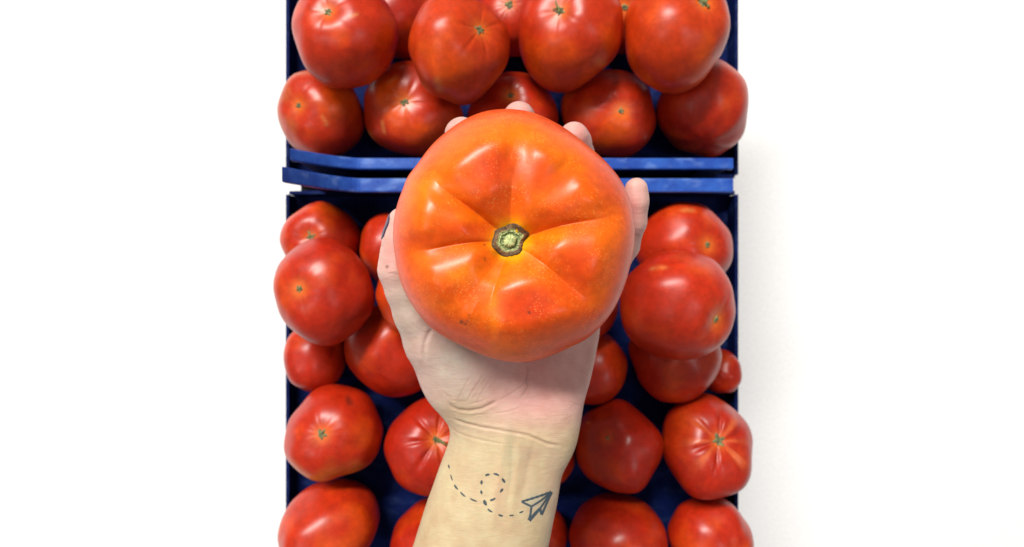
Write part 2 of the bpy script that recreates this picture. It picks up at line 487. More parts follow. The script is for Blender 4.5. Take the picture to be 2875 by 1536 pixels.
    for (k, h) in prof:
        for a in th2:
            r = S((a + np.pi) % (2 * np.pi) - np.pi) * 0.6 * k + 0.0034 * 0.4 * k * 1.6
            r *= 1 + 0.10 * noise.noise(Vector((math.cos(a) * 3, math.sin(a) * 3, k * 5)))
            x, y = sc[0] + r * 1.12 * math.cos(a) - .0001, sc[1] + r * 1.12 * math.sin(a) - .0002
            nn = noise.noise(Vector((x * 1800, y * 1800, k * 4)))
            vv.append((x, y, zc + h + nn * 0.0006))
            pale = lin(196, 206, 140); mid = lin(112, 128, 72); dk = lin(70, 84, 44)
            m = min(1, max(0, nn * 1.3 + .5))
            c = (mid * (1 - m) + pale * m)
            if 0.40 < k < 0.56: c = dk * .6 + c * .4
            if k < 0.36: c = pale * .8 + mid * .2
            cc.append(c)
    ff = grid_faces(NA, len(prof)); ff.append(tuple((len(prof) - 1) * NA + i for i in range(NA)))
    core = make_obj('stem_stub', vv, ff, M_SCAR, None, color=np.array(cc), origin=np.array([sc[0], sc[1], V[0][2]]))
    core.parent = scar; core.location = (0, 0, 0)
    return t
big_tomato()

# ------------------------------------------------------------------ heaped tomatoes
UP, LO = 'tomatoes heaped in the upper crate', 'tomatoes heaped in the lower crate'
# key: (cx, cy, rx, ry, stem px or None, layer, ripeness 0 orange .. 1 crimson, rotation of lobes, shape [(k, amp, deg)], group, label)
T = {
 'T1': (973, 98, 150, 157, (914, 22), 1, .45, [(2,.02,60),(3,.03,250),(5,.012,20)], UP, 'plump red tomato filling the top left corner, stem scar close to the picture edge'),
 'T2': (1128, 50, 118, 125, None, 0, .85, [], UP, 'shaded red tomato at the top edge behind the first two big ones'),
 'T3': (1293, 142, 143, 158, (1364, 75), 1, .25, [(3,.035,250),(2,.02,70),(4,.012,10)], UP, 'tall orange-flushed tomato with scar on its right shoulder, second in the highest row'),
 'T4': (1442, 45, 112, 118, (1424, 8), 0, .5, [], UP, 'shaded tomato at the top edge above the middle fingertip, grey-green scar on top'),
 'T5': (1599, 100, 147, 166, (1571, 30), 1, .4, [(3,.03,255),(2,.015,90)], UP, 'red tomato with a dry sprig of calyx at the photo top, third in row'),
 'T6': (1755, 40, 100, 115, (1753, 14), 0, .45, [], UP, 'mostly hidden orange tomato at the top edge between the two right-hand big ones'),
 'T7': (1896, 104, 148, 165, (1978, 7), 1, .25, [(3,.04,262),(2,.02,40)], UP, 'glossy orange-red tomato in the top right corner with two pale streaks of light'),
 'T8': (903, 322, 123, 124, (832, 297), 0, .45, [(2,.03,150),(3,.02,20)], UP, 'red tomato cut by the left edge above the blue rim, with a small brown scratch'),
 'T9': (1163, 308, 140, 134, (1134, 279), 0, .45, [(4,.015,45),(3,.02,90)], UP, 'red tomato with a hooked bright glint below its stem scar, left of the index fingertip'),
 'T10': (1438, 325, 129, 122, (1429, 262), 0, .8, [], UP, 'deep red tomato directly behind the middle fingertip'),
 'T11': (1708, 322, 134, 125, (1748, 311), 0, .6, [(4,.02,45)], UP, 'squarish red tomato behind the ring fingertip, scar right of centre, above the rim'),
 'T12': (1968, 308, 130, 140, None, 0, .5, [(3,.02,60)], UP, 'red tomato cut by the right edge just above the blue rim'),
 'L1': (902, 672, 115, 106, (862, 658), 0, .5, [(2,.02,0)], LO, 'red tomato peeking out above the big left one, just below the blue rim'),
 'L3': (1112, 706, 100, 108, None, 0, .5, [], LO, 'orange-red tomato half hidden behind the thumb tip'),
 'L6': (888, 1000, 90, 101, None, 0, .8, [], LO, 'dark red tomato tucked under the big left one at the left edge'),
 'L5': (1100, 984, 133, 132, None, 0, .75, [(2,.03,130),(3,.02,300)], LO, 'smooth crimson tomato without visible scar, left of the thumb base'),
 'L2': (912, 818, 141, 152, (836, 812), 1, .75, [(2,.02,100),(4,.015,0)], LO, 'large crimson tomato on top of the left pile, level with the held one'),
 'L4': (1172, 826, 114, 119, None, 1, .2, [], LO, 'bright orange tomato showing as a sliver beside the thumb knuckle'),
 'L7': (940, 1211, 139, 136, (897, 1214), 0, .6, [(3,.035,330),(2,.03,20)], LO, 'mottled tomato with a yellowish lower side and crumbly scar, left edge beside the wrist'),
 'L8': (1217, 1246, 136, 143, (1221, 1232), 0, .95, [(5,.02,100),(3,.015,60)], LO, 'ribbed crimson tomato with a green stalk, left of the wrist crease'),
 'L9': (925, 1482, 143, 142, None, 0, .45, [(2,.02,60)], LO, 'red tomato filling the bottom left corner'),
 'L10': (1226, 1516, 128, 127, None, 0, .85, [], LO, 'crimson tomato at the bottom edge, touching the left side of the forearm'),
 'R1': (1916, 690, 140, 122, (1993, 688), 0, .5, [(3,.02,90),(2,.02,170)], LO, 'red tomato just below the rim right of the little finger, partly under a bigger one'),
 'R5': (1892, 1008, 131, 122, None, 0, .65, [(3,.03,270)], LO, 'brownish red tomato with a small violet glint, under the biggest one on the right'),
 'R4': (1664, 1030, 97, 105, None, 0, .85, [(4,.02,20)], LO, 'red tomato squeezed against the right side of the palm heel'),
 'R8': (2024, 1042, 58, 62, None, 0, .9, [], LO, 'dark tomato showing only a sliver at the right edge, right of the violet-glint one'),
 'R2': (1900, 858, 162, 153, (2021, 902), 1, .5, [(2,.02,160),(3,.03,200),(4,.01,0)], LO, 'largest tomato of the right pile, broad and glossy, scar at its right side'),
 'R3': (1630, 850, 106, 116, None, 1, .7, [], LO, 'red tomato mostly behind the held one at its lower right'),
 'R7': (1984, 1250, 129, 151, (2026, 1231), 0, .8, [(5,.02,30)], LO, 'dark red tomato with orange streaks round a green scar, right edge'),
 'R6': (1738, 1249, 123, 132, (1704, 1221), 0, .95, [(5,.035,84),(3,.01,330)], LO, 'five-sided deep red tomato right of the wrist, tiny green scar'),
 'R11': (1530, 1268, 84, 98, None, 0, .85, [], LO, 'crimson tomato showing as a sliver along the right side of the wrist'),
 'R9': (1733, 1502, 138, 124, None, 0, .9, [(3,.02,90),(5,.02,120)], LO, 'crimson tomato with a long white glint at the bottom edge, second from the right'),
 'R10': (1993, 1512, 121, 126, None, 0, .7, [(2,.02,120)], LO, 'brownish red tomato in the bottom right corner'),
 'R12': (1492, 1512, 102, 98, None, 0, .6, [], LO, 'red tomato at the bottom edge, right against the forearm'),
}
placed = {}
order = [k for k in T if T[k][5] == 0] + [k for k in T if T[k][5] == 1]
front_of = {'R6': ['R9'], 'R7': ['R10'], 'L7': ['L9'], 'R5': ['R7', 'R4'], 'L5': ['L8']}
for k in order:
    cx, cy, rx, ry = T[k][:4]
    d = 0.462
    for it in range(40):
        R = (rx + ry) / 2 * d / F
        z = R * 0.95
        p = P(cx, cy, d)
        if T[k][5] == 1:
            for k2 in placed:
                (p2, R2) = placed[k2]
                D = math.hypot(p[0] - p2[0], p[1] - p2[1]); s = (R + R2) * 0.93
                if D < s: z = max(z, p2[2] + math.sqrt(s * s - D * D))
        d = 0.5 * d + 0.5 * (CAMZ - z)
    if k in ('R5', 'R6', 'R7', 'L7'): d -= 0.006
    placed[k] = (P(cx, cy, d), (rx + ry) / 2 * d / F)
for k in placed: print('PLACED', k, [round(float(c), 4) for c in placed[k][0]], round(float(placed[k][1]), 4))

NU_, NV_ = 84, 56
def small_tomato(key, idx):
    cx, cy, rx, ry, stem, layer, ripe, shape, group, label = T[key]
    (pc, R) = placed[key]; d = CAMZ - pc[2]
    rnd = random.Random(idx * 7 + 3)
    if stem:
        nx, ny = (stem[0] - cx) / rx, (cy - stem[1]) / ry
        m = math.hypot(nx, ny)
        if m > 0.97: nx, ny = nx / m * .97, ny / m * .97
        # lean for the slanting line of sight
        ax = Vector((nx, ny, math.sqrt(1 - nx * nx - ny * ny)))
    else:
        a = rnd.uniform(0, 6.28); ax = Vector((math.cos(a) * .7, math.sin(a) * .7, -.7)).normalized()
    vdir = Vector((-pc[0], -pc[1], d)).normalized()
    tilt = Vector((0, 0, 1)).rotation_difference(vdir)
    ax = tilt @ ax
    q = Vector((0, 0, 1)).rotation_difference(ax)
    kl = rnd.choice((5, 6, 7)); ph = rnd.uniform(0, 6.28); off = idx * 3.7
    amp = rnd.uniform(.006, .02); dipk = rnd.uniform(.09, .16)
    dirs, rr = [], []
    u = np.linspace(0, 2 * np.pi, NU_, endpoint=False)
    for j in range(NV_):
        th = 0.02 + (np.pi - 0.04) * (j / (NV_ - 1)) ** 1.12
        st = math.sin(th)
        r = np.ones(NU_)
        r *= 1 - dipk * math.exp(-(th / .31) ** 2) - .07 * math.exp(-((np.pi - th) / .35) ** 2)
        r *= 1 + amp * np.cos(kl * u + ph + .4 * np.sin(u * 2)) * (st ** 1.2) + .02 * np.cos(2 * u + ph * 2) * st
        cr_ = {'L8': .06, 'R7': .07, 'T9': .02, 'T3': .022}.get(key, .007)
        r -= cr_ * math.exp(-((th - .38) / .3) ** 2) * np.exp(-(np.abs(np.sin((kl * u + ph) / 2)) / .35) ** 2) * sstep(0.05, .25, th)
        zz = math.cos(th) * 0.88
        for i in range(NU_):
            dirs.append((st * math.cos(u[i]) * r[i], st * math.sin(u[i]) * r[i], zz * r[i]))
    V = np.array([list(q @ Vector(p)) for p in dirs])
    nn = vnoise(V, 1.3, off); n2 = vnoise(V, 2.6, off + 5)
    V *= (1 + 0.07 * nn + 0.018 * n2)[:, None]
    # in the view frame: outline shape, then fit the extents seen in the photograph
    qi = tilt.inverted().to_matrix(); M3 = np.array(qi)
    W = V @ M3.T
    pa = np.arctan2(W[:, 1], W[:, 0]); f = np.ones(len(W))
    for (kk, am, deg) in shape:
        f += am * np.cos(kk * (pa - math.radians(deg)))
    W[:, :2] *= (1 + (f - 1) * np.clip(np.hypot(W[:, 0], W[:, 1]), 0, 1))[:, None]
    W[:, 0] -= (W[:, 0].max() + W[:, 0].min()) / 2; W[:, 1] -= (W[:, 1].max() + W[:, 1].min()) / 2
    sx = rx * d / F / W[:, 0].max(); sy = ry * d / F / W[:, 1].max()
    # seen at a slant the far pixels stretch a little; the size is measured along the picture
    ex, ey = pc[0] / d, pc[1] / d
    sx /= math.sqrt(1 + ex * ex); sy /= math.sqrt(1 + ey * ey)
    sz = (sx + sy) / 2
    W *= np.array([sx, sy, sz])
    V2 = W @ np.linalg.inv(M3).T + pc
    # pigment
    red, crim, org = lin(200, 46, 14), lin(172, 28, 14), lin(220, 82, 10)
    base = org * max(0, .5 - ripe) * 1.3 + red * (1 - abs(ripe - .5) * 1.3) + crim * max(0, ripe - .5) * 1.3
    base /= (max(0, .5 - ripe) * 1.3 + (1 - abs(ripe - .5) * 1.3) + max(0, ripe - .5) * 1.3)
    base = base / 1.32
    ln = vnoise(V, 1.1, off + 20, 3) ; l2 = vnoise(V, 4.5, off + 30, 3)
    K = np.tile(base, (len(V), 1))
    wo = np.clip((ln - 0.02) * 1.6 * (1.25 - ripe), 0, .9)[:, None]
    K = K * (1 - wo) + org / 1.12 * wo
    K *= (1 + .14 * l2)[:, None]
    th = np.repeat(0.02 + (np.pi - 0.04) * (np.arange(NV_) / (NV_ - 1)) ** 1.12, NU_)
    halo = np.exp(-(th / .17) ** 2)[:, None] * (.25 if key == 'R6' else .75)
    K = K * (1 - halo) + lin(226, 120, 40) * halo
    if key in ('R7',):
        uu = np.tile(u, NV_)
        st_ = (np.exp(-((th - .45) / .3) ** 2) * np.clip(np.cos(6 * uu + 2.2 * np.sin(2 * uu)) * (1 + n2) - .3, 0, 1))[:, None] * .7
        K = K * (1 - st_) + lin(214, 110, 60) * st_
    if key == 'L7':
        w = np.clip((-(V2[:, 1] - pc[1]) / R - .35) * 1.6 + n2 * .7, 0, .75)[:, None]
        K = K * (1 - w) + lin(196, 116, 40) * w
    if key == 'T8':
        w = np.clip(n2 * 1.3 - (V2[:, 0] - pc[0]) / R - .3, 0, .6)[:, None]
        K = K * (1 - w) + lin(170, 90, 50) * w
    # tan scratches on the skin
    marks = {'T8': [(905,326,918,350,.0006)], 'T9': [(1073,343,1079,372,.0007),(1036,375,1046,400,.0010),(1090,232,1116,214,.0006)],
             'T1': [(983,46,1002,40,.0006)], 'R1': [(1917,590,1945,590,.0009)], 'R2': [(1830,752,1868,751,.0006)], 'T3': [(1228,228,1234,250,.0014)],
             'T5': [(1679,172,1692,178,.0014)], 'R6': [(1650,1185,1653,1187,.0006)], 'L7': [(977,1118,978,1120,.0012),(980,1130,985,1133,.0012)]}
    for (x1, y1, x2, y2, w) in marks.get(key, []):
        qx = 1437.5 + V2[:, 0] * F / (CAMZ - V2[:, 2]); qy = 768 - V2[:, 1] * F / (CAMZ - V2[:, 2])
        t_ = np.clip(((qx - x1) * (x2 - x1) + (qy - y1) * (y2 - y1)) / ((x2 - x1) ** 2 + (y2 - y1) ** 2), 0, 1)
        dd = np.hypot(qx - x1 - t_ * (x2 - x1), qy - y1 - t_ * (y2 - y1)) * d / F
        e = np.exp(-(dd / (w * 2)) ** 2)[:, None] * ((V2[:, 2] > pc[2])[:, None]) * .6
        col = lin(70, 30, 20) if key in ('L7',) and y1 < 1140 else lin(206, 130, 70)
        K = K * (1 - e) + col * e
    zb = V2[:, 2].min()
    base_pt = np.array([pc[0], pc[1], zb])
    t = thing('tomato', base_pt, label, 'tomato', group)
    faces = grid_faces(NU_, NV_)
    faces.append(tuple(range(NU_))[::-1]); faces.append(tuple((NV_ - 1) * NU_ + i for i in range(NU_)))
    make_obj('body', V2, faces, M_TOM, t, color=K, origin=pc)
    if stem:
        # small dry star of the stem scar, seated in the dimple
        c = V2[:NU_].mean(0); axw = Vector(V2[NU_ * 8:NU_ * 9].mean(0) * 0)
        nrm = (Vector(V2[:NU_].mean(0)) - Vector(V2.mean(0))).normalized()
        e1 = nrm.orthogonal().normalized(); e2 = nrm.cross(e1)
        bv = BVHTree.FromPolygons([Vector(p) for p in V2[:NU_ * 26]], faces[:NU_ * 25])
        size = {'T1': .0036, 'T3': .0040, 'T4': .0044, 'T5': .0036, 'T7': .0048, 'T9': .0040, 'L1': .0048, 'L7': .0046, 'L8': .0036,
                'R7': .0052, 'R6': .0018, 'T10': .0026, 'T6': .0034}.get(key, .0030)
        n_ = 40; vv, cc = [], []
        a0 = rnd.uniform(0, 6); rays = rnd.uniform(.05, .22)
        for (k_, h) in ((1.0, -.0001), (.8, .0006), (.5, .0009), (.3, .0003), (.02, .0001)):
            for i in range(n_):
                a = 2 * math.pi * i / n_
                r = size * k_ * (.74 + rays * math.cos(5 * a + a0) + .5 * noise.noise(Vector((math.cos(a) * 2, math.sin(a) * 2, off))))
                p = Vector(c) + e1 * (r * math.cos(a)) + e2 * (r * math.sin(a)) + nrm * .01
                hit = bv.ray_cast(p, -nrm)
                g = hit[0] if hit[0] is not None else Vector(c)
                nn_ = noise.noise(g * 900)
                vv.append(tuple(g + nrm * (h + nn_ * .0004)))
                m = min(1, max(0, .5 + nn_ * 1.4))
                cc.append(lin(64, 66, 40) * (1 - m) + lin(140, 140, 92) * m)
        ff = grid_faces(n_, 5); ff.append(tuple(4 * n_ + i for i in range(n_)))
        so = make_obj('stem_scar', vv, ff, M_SCAR, t, color=np.array(cc), origin=c)
        def twig(pts, r0, r1):
            W3 = []
            for (px, py) in pts:
                o3 = Vector((0, 0, CAMZ)); dr = Vector(P(px, py, d)) - o3; dr.normalize()
                hit = full.ray_cast(o3, dr)
                W3.append((hit[0] if hit[0] is not None else Vector(c)) - dr * 0.0012)
            vt, ft = [], []
            for i, p in enumerate(W3):
                tn = (W3[min(i + 1, len(W3) - 1)] - W3[max(i - 1, 0)]).normalized()
                s1 = tn.orthogonal().normalized(); s2 = tn.cross(s1)
                r = r0 + (r1 - r0) * i / (len(W3) - 1)
                for j in range(8):
                    vt.append(tuple(p + s1 * r * math.cos(j * math.pi / 4) + s2 * r * math.sin(j * math.pi / 4)))
            ft = grid_faces(8, len(W3)); ft.append(tuple(range(8))); ft.append(tuple((len(W3) - 1) * 8 + j for j in range(8)))
            make_obj('stalk', vt, ft, M_SCAR, t, color=np.tile(lin(112, 118, 66), (len(vt), 1)), origin=c)
        full = BVHTree.FromPolygons([Vector(p) for p in V2], faces)
        if key == 'L8': twig([(1222, 1232), (1232, 1236), (1243, 1243), (1256, 1251)], .0016, .0009)
        if key == 'T5':
            twig([(1571, 34), (1568, 22), (1562, 10), (1560, 2)], .0008, .0005)
            twig([(1568, 20), (1560, 24), (1551, 26)], .0006, .0004)
        if key == 'T7': twig([(1990, 20), (1978, 8), (1966, 0), (1958, -4)], .0014, .0008)
    return t
for i, k in enumerate(T): small_tomato(k, i)

# ------------------------------------------------------------------ the hand and forearm: one continuous surface
def surface_nets(vol, org, h):
    s = vol < 0
    nx, ny, nz = vol.shape
    cnt = np.zeros((nx - 1, ny - 1, nz - 1), np.int8)
    for a in (0, 1):
        for b in (0, 1):
            for c in (0, 1):
                cnt += s[a:nx - 1 + a, b:ny - 1 + b, c:nz - 1 + c]
    act = (cnt > 0) & (cnt < 8)
    idx = -np.ones(act.shape, np.int64)
    I, J, K = np.nonzero(act); idx[I, J, K] = np.arange(len(I))
    acc = np.zeros((len(I), 3)); n = np.zeros(len(I))
    cor = [(a, b, c) for a in (0, 1) for b in (0, 1) for c in (0, 1)]
    for p in cor:
        for ax in range(3):
            if p[ax]: continue
            q = list(p); q[ax] = 1
            va = vol[I + p[0], J + p[1], K + p[2]]; vb = vol[I + q[0], J + q[1], K + q[2]]
            m = (va < 0) != (vb < 0)
            t = np.where(m, va / np.where(m, va - vb, 1), 0)
            pos = np.tile(np.array(p, float), (len(I), 1)); pos[:, ax] += t
            acc += pos * m[:, None]; n += m
    V = (np.stack([I, J, K], 1) + acc / n[:, None]) * h + org
    faces = []
    for ax in range(3):
        sl0 = [slice(1, d - 1) for d in vol.shape]; sl1 = list(sl0)
        sl0[ax] = slice(0, vol.shape[ax] - 1); sl1[ax] = slice(1, vol.shape[ax])
        a = s[tuple(sl0)]; b = s[tuple(sl1)]
        A, B, Cc = np.nonzero(a != b)
        g = [A, B, Cc]
        for o in range(3):
            if o != ax: g[o] = g[o] + 1
        o1, o2 = [(1, 2), (2, 0), (0, 1)][ax]
        def cell(d1, d2):
            e = [g[0].copy(), g[1].copy(), g[2].copy()]; e[o1] -= d1; e[o2] -= d2
            return idx[e[0], e[1], e[2]]
        q = np.stack([cell(0, 0), cell(1, 0), cell(1, 1), cell(0, 1)], 1)
        flip = a[A, B, Cc]  if False else s[tuple(sl0)][A, B, Cc]
        q[~flip] = q[~flip][:, ::-1]
        faces.append(q)
    return V, np.concatenate(faces)

def build_hand():
    h = 0.00105
    lo = np.array([-0.090, -0.235, 0.150]); hi = np.array([0.092, 0.100, 0.262])
    n = np.ceil((hi - lo) / h).astype(int)
    X = (lo[0] + np.arange(n[0]) * h)[:, None, None].astype(np.float32)
    Y = (lo[1] + np.arange(n[1]) * h)[None, :, None].astype(np.float32)
    Z = (lo[2] + np.arange(n[2]) * h)[None, None, :].astype(np.float32)
    rows = [(2300, 960, 1395, .300, .030), (1900, 1060, 1460, .300, .0285), (1560, 1150, 1534, .300, .0262), (1467, 1180, 1551, .300, .0250), (1401, 1201, 1564, .300, .0238),
            (1340, 1223, 1574, .300, .0222), (1303, 1237, 1580, .300, .0212), (1260, 1253, 1594, .300, .0206), (1230, 1262, 1607, .300, .0204), (1200, 1267, 1616, .300, .0203),
            (1175, 1268, 1624, .300, .0202), (1150, 1266, 1632, .300, .0200), (1117, 1252, 1642, .300, .0197), (1069, 1222, 1657, .301, .0180), (1010, 1190, 1671, .305, .0150),
            (954, 1200, 1681, .307, .0145), (914, 1215, 1685, .308, .0140), (850, 1235, 1684, .309, .0138), (750, 1255, 1680, .309, .0138), (650, 1268, 1672, .311, .0125),
            (580, 1285, 1660, .312, .0110)]
    yy = np.array([P(0, r[0], r[3])[1] for r in rows]); xl = np.array([P(r[1], 0, r[3])[0] for r in rows]); xr = np.array([P(r[2], 0, r[3])[0] for r in rows])
    zc = np.array([CAMZ - r[3] for r in rows]); th = np.array([r[4] for r in rows])
    y1 = Y.ravel()
    ip = lambda a: np.interp(y1, yy, a).astype(np.float32)
    def smooth1(a):
        k = np.exp(-.5 * (np.arange(-8, 9) / 3.) ** 2); k /= k.sum()
        return np.convolve(np.pad(a, 8, 'edge'), k, 'valid').astype(np.float32)
    cx = smooth1(ip((xl + xr) / 2))[None, :, None]; w = smooth1(ip((xr - xl) / 2))[None, :, None]
    cz = smooth1(ip(zc))[None, :, None]; tk = smooth1(ip(th))[None, :, None]
    e = 2.35
    q = (np.abs((X - cx) / w) ** e + np.abs((Z - cz) / tk) ** e) ** (1 / e)
    S = (q - 1) * np.minimum(w, tk)
    ytop = yy[-1]
    S = np.maximum(S, Y - ytop - 0.0 * X)
    def smin(a, b, k):
        hh = np.clip(.5 + .5 * (b - a) / k, 0, 1)
        return b * (1 - hh) + a * hh - k * hh * (1 - hh)
    def smax(a, b, k): return -smin(-a, -b, k)
    def ell(px, py, d, rx, ry, rz, rot=0):
        c = P(px, py, d); ca, sa = math.cos(math.radians(rot)), math.sin(math.radians(rot))
        u = (X - c[0]) * ca + (Y - c[1]) * sa; v = -(X - c[0]) * sa + (Y - c[1]) * ca
        k = np.sqrt((u / rx) ** 2 + (v / ry) ** 2 + ((Z - c[2]) / rz) ** 2)
        return (k - 1) * min(rx, ry, rz)
    def chain(pts, k=0.002):
        out = None
        for (a, b) in zip(pts[:-1], pts[1:]):
            A, B = P(*a[:3]), P(*b[:3]); ra, rb = a[3], b[3]
            d = B - A; L2 = float(d @ d)
            t = np.clip(((X - A[0]) * d[0] + (Y - A[1]) * d[1] + (Z - A[2]) * d[2]) / L2, 0, 1)
            s = np.sqrt((X - A[0] - t * d[0]) ** 2 + (Y - A[1] - t * d[1]) ** 2 + (Z - A[2] - t * d[2]) ** 2) - (ra + (rb - ra) * t)
            out = s if out is None else smin(out, s, k)
        return out
    # mounds of the palm
    S = smin(S, ell(1322, 1015, .2920, .0225, .0300, .0165, -28), .009)
    S = smin(S, ell(1535, 1120, .2925, .0130, .0300, .0130, 14), .008)
    # thumb
    thumb = chain([(1290, 1050, .296, .0155), (1216, 955, .288, .0148), (1172, 876, .281, .0118), (1140, 815, .277, .0098), (1119, 757, .274, .0095), (1117, 712, .273, .0080),
                   (1121, 668, .272, .0074), (1130, 622, .2715, .0070)], .003)
    S = smin(S, thumb, .008)
    fingers = [
        [(1315, 620, .312, .0110), (1298, 480, .309, .0092), (1292, 415, .296, .0082), (1294, 378, .281, .0078), (1297, 372, .276, .0074)],
        [(1430, 600, .313, .0112), (1445, 430, .312, .0093), (1454, 360, .298, .0084), (1457, 333, .282, .0080), (1457, 327, .276, .0074)],
        [(1545, 620, .312, .0110), (1608, 480, .309, .0090), (1625, 432, .294, .0080), (1618, 402, .281, .0076), (1612, 384, .276, .0073)],
        [(1640, 700, .309, .0105), (1722, 745, .298, .0078), (1757, 690, .286, .0070), (1778, 625, .277, .0063), (1786, 565, .273, .0060), (1786, 532, .272, .0058)]]
    for fi in fingers:
        S = smin(S, chain(fi), .0045)
    # the flesh yields to the tomato: it lies against its underside
    th_ = np.arctan2(Y - CEN[1], X - CEN[0]) + 0 * Z[:, :, :1]
    Ro = R_out(th_).astype(np.float32)
    rho = np.hypot(X - CEN[0], Y - CEN[1]) / Ro
    ze = (Z - (CAMZ - D_EQ)) / np.where(Z > CAMZ - D_EQ, H_TOP, H_BOT)
    tom = ((rho ** 2.2 + np.abs(ze) ** 2.3) ** (1 / 2.25) - 1) * 0.036
    S = smax(S, -(tom - 0.0003), .002)
    # cut the forearm off well below the frame
    S[:, :2, :] = 1; S[:, -2:, :] = 1; S[:2] = 1; S[-2:] = 1; S[:, :, :2] = 1; S[:, :, -2:] = 1
    V, Fq = surface_nets(S.astype(np.float64), lo, h)
    # relax the stair steps
    for it in range(3):
        acc = np.zeros_like(V); cn = np.zeros(len(V))
        for a, b in ((0, 1), (1, 2), (2, 3), (3, 0)):
            np.add.at(acc, Fq[:, a], V[Fq[:, b]]); np.add.at(acc, Fq[:, b], V[Fq[:, a]])
            np.add.at(cn, Fq[:, a], 1); np.add.at(cn, Fq[:, b], 1)
        V = V * .5 + (acc / cn[:, None]) * .5
    me = bpy.data.meshes.new('tmp'); me.from_pydata(V.tolist(), [], Fq.tolist()); me.update()
    ob = bpy.data.objects.new('tmp', me); C.objects.link(ob)
    md = ob.modifiers.new('s', 'SUBSURF'); md.levels = 1; md.render_levels = 1
    dg = bpy.context.evaluated_depsgraph_get()
    m2 = bpy.data.meshes.new_from_object(ob.evaluated_get(dg))
    bpy.data.objects.remove(ob); bpy.data.meshes.remove(me)
    N = len(m2.vertices)
    V = np.empty(N * 3); m2.vertices.foreach_get('co', V); V = V.reshape(-1, 3)
    Nm = np.empty(N * 3); m2.vertices.foreach_get('normal', Nm); Nm = Nm.reshape(-1, 3)
    qx = 1437.5 + V[:, 0] * F / (CAMZ - V[:, 2]); qy = 768 - V[:, 1] * F / (CAMZ - V[:, 2])
    facing = sstep(0.0, 0.3, Nm[:, 2])
    def poly_d(pts):
        best = np.full(N, 1e9); tpar = np.zeros(N); n_ = len(pts) - 1
        for i in range(n_):
            (x1, y1), (x2, y2) = pts[i], pts[i + 1]
            t_ = np.clip(((qx - x1) * (x2 - x1) + (qy - y1) * (y2 - y1)) / ((x2 - x1) ** 2 + (y2 - y1) ** 2), 0, 1)
            dd = np.hypot(qx - x1 - t_ * (x2 - x1), qy - y1 - t_ * (y2 - y1))
            m = dd < best; best[m] = dd[m]; tpar[m] = (i + t_[m]) / n_
        return best, tpar
    z3 = lambda l: [(1150 + x / 2.567, 1000 + y / 2.567) for x, y in l]
    creases = [   # points, half width px, depth mm, pigment
        (z3([(285,335),(305,362),(350,385),(430,393),(520,377),(590,345),(640,315)]), 4.0, .9, .55),
        (z3([(298,440),(345,462),(400,482),(530,513),(700,540),(790,555),(860,572),(930,602),(990,628),(1050,640),(1130,648)]), 3.4, 1.0, .75),
        (z3([(298,512),(340,545),(400,572),(500,600),(600,620),(700,632)]), 2.6, .45, .35),
        (z3([(846,60),(852,120),(838,180),(850,215),(820,270),(790,305)]), 3.0, .5, .6),
        (z3([(838,185),(790,225),(740,262),(690,290),(640,318)]), 2.6, .35, .4),
        (z3([(440,140),(400,210),(360,290),(340,330)]), 2.2, .30, .25),
        (z3([(530,130),(490,200),(440,270),(410,330)]), 2.4, .35, .35),
        (z3([(590,160),(540,230),(500,300),(480,340)]), 2.2, .25, .2),
        (z3([(250,270),(300,310),(350,325),(420,320)]), 2.6, .30, .25),
        (z3([(230,250),(290,290),(360,300)]), 2.2, .25, .2),
        (z3([(420,345),(500,330),(570,300)]), 2.0, .25, .2),
        (z3([(610,412),(680,405),(740,390),(790,372)]), 2.4, .35, .35),
        (z3([(300,395),(380,420),(470,425),(560,415)]), 2.2, .28, .2),
        (z3([(1160,325),(1200,348),(1250,356)]), 2.2, .35, .25),
        (z3([(1110,470),(1160,440),(1190,430)]), 2.0, .2, .1),
        (z3([(560,520),(700,518),(860,540)]), 1.8, .2, .1),
        (z3([(620,648),(760,660),(900,665)]), 2.0, .2, .1),
        ([(1215,921),(1203,938),(1192,962),(1188,990),(1194,1020)], 5.0, .9, .30),
        ([(1088,768),(1100,767),(1125,771)], 2.6, .5, .5),
        ([(1768,664),(1785,660),(1800,662)], 2.4, .4, .3),
        ([(1150,905),(1175,925),(1200,935)], 3.0, .25, .1),
    ]
    disp = np.zeros(N); cpig = np.zeros(N)
    for pts, wd, dep, pg in creases:
        dd, tp = poly_d(pts)
        en = sstep(0, .12, tp) * (1 - sstep(.85, 1, tp)) * .9 + .1
        g = np.exp(-(dd / wd) ** 2) * en * facing
        disp -= g * dep * (.00048 if pts[0][1] > 1150 or dep > .8 else .00028)
        disp += np.exp(-((dd - wd * 2.4) / (wd * 1.6)) ** 2) * en * facing * dep * .00018
        cpig = np.maximum(cpig, np.exp(-(dd / (wd * .9)) ** 2) * en * facing * pg)
    # tendons and veins under the wrist skin
    for pts, wd, dep in (([(1420,1190),(1405,1300),(1390,1400),(1372,1536)], 13, .55), ([(1462,1200),(1455,1300),(1440,1420),(1425,1536)], 10, .3), ([(1500,1230),(1480,1330),(1460,1420)], 9, -.35), ([(1440,1225),(1436,1330),(1420,1450)], 7, -.3)):
        dd, tp = poly_d(pts)
        disp += np.exp(-(dd / wd) ** 2) * sstep(0, .2, tp) * (1 - sstep(.7, 1, tp)) * facing * dep * .001
    vis = (qy < 1600) & (Nm[:, 2] > -.3)
    nl = np.zeros(N); nf = np.zeros(N); nw = np.zeros(N)
    ii = np.nonzero(vis)[0]
    nl[ii] = vnoise(V[ii], 55, 2.0); nf[ii] = vnoise(V[ii], 150, 7.0, 3)
    nw[ii] = vnoise(V[ii] * np.array([.45, 1.6, 1]), 420, 3.0)
    disp += nl * .0003 + nw * .00008 * facing + nf * .00007 * facing
    V = V + Nm * disp[:, None]
    m2.vertices.foreach_set('co', V.ravel())
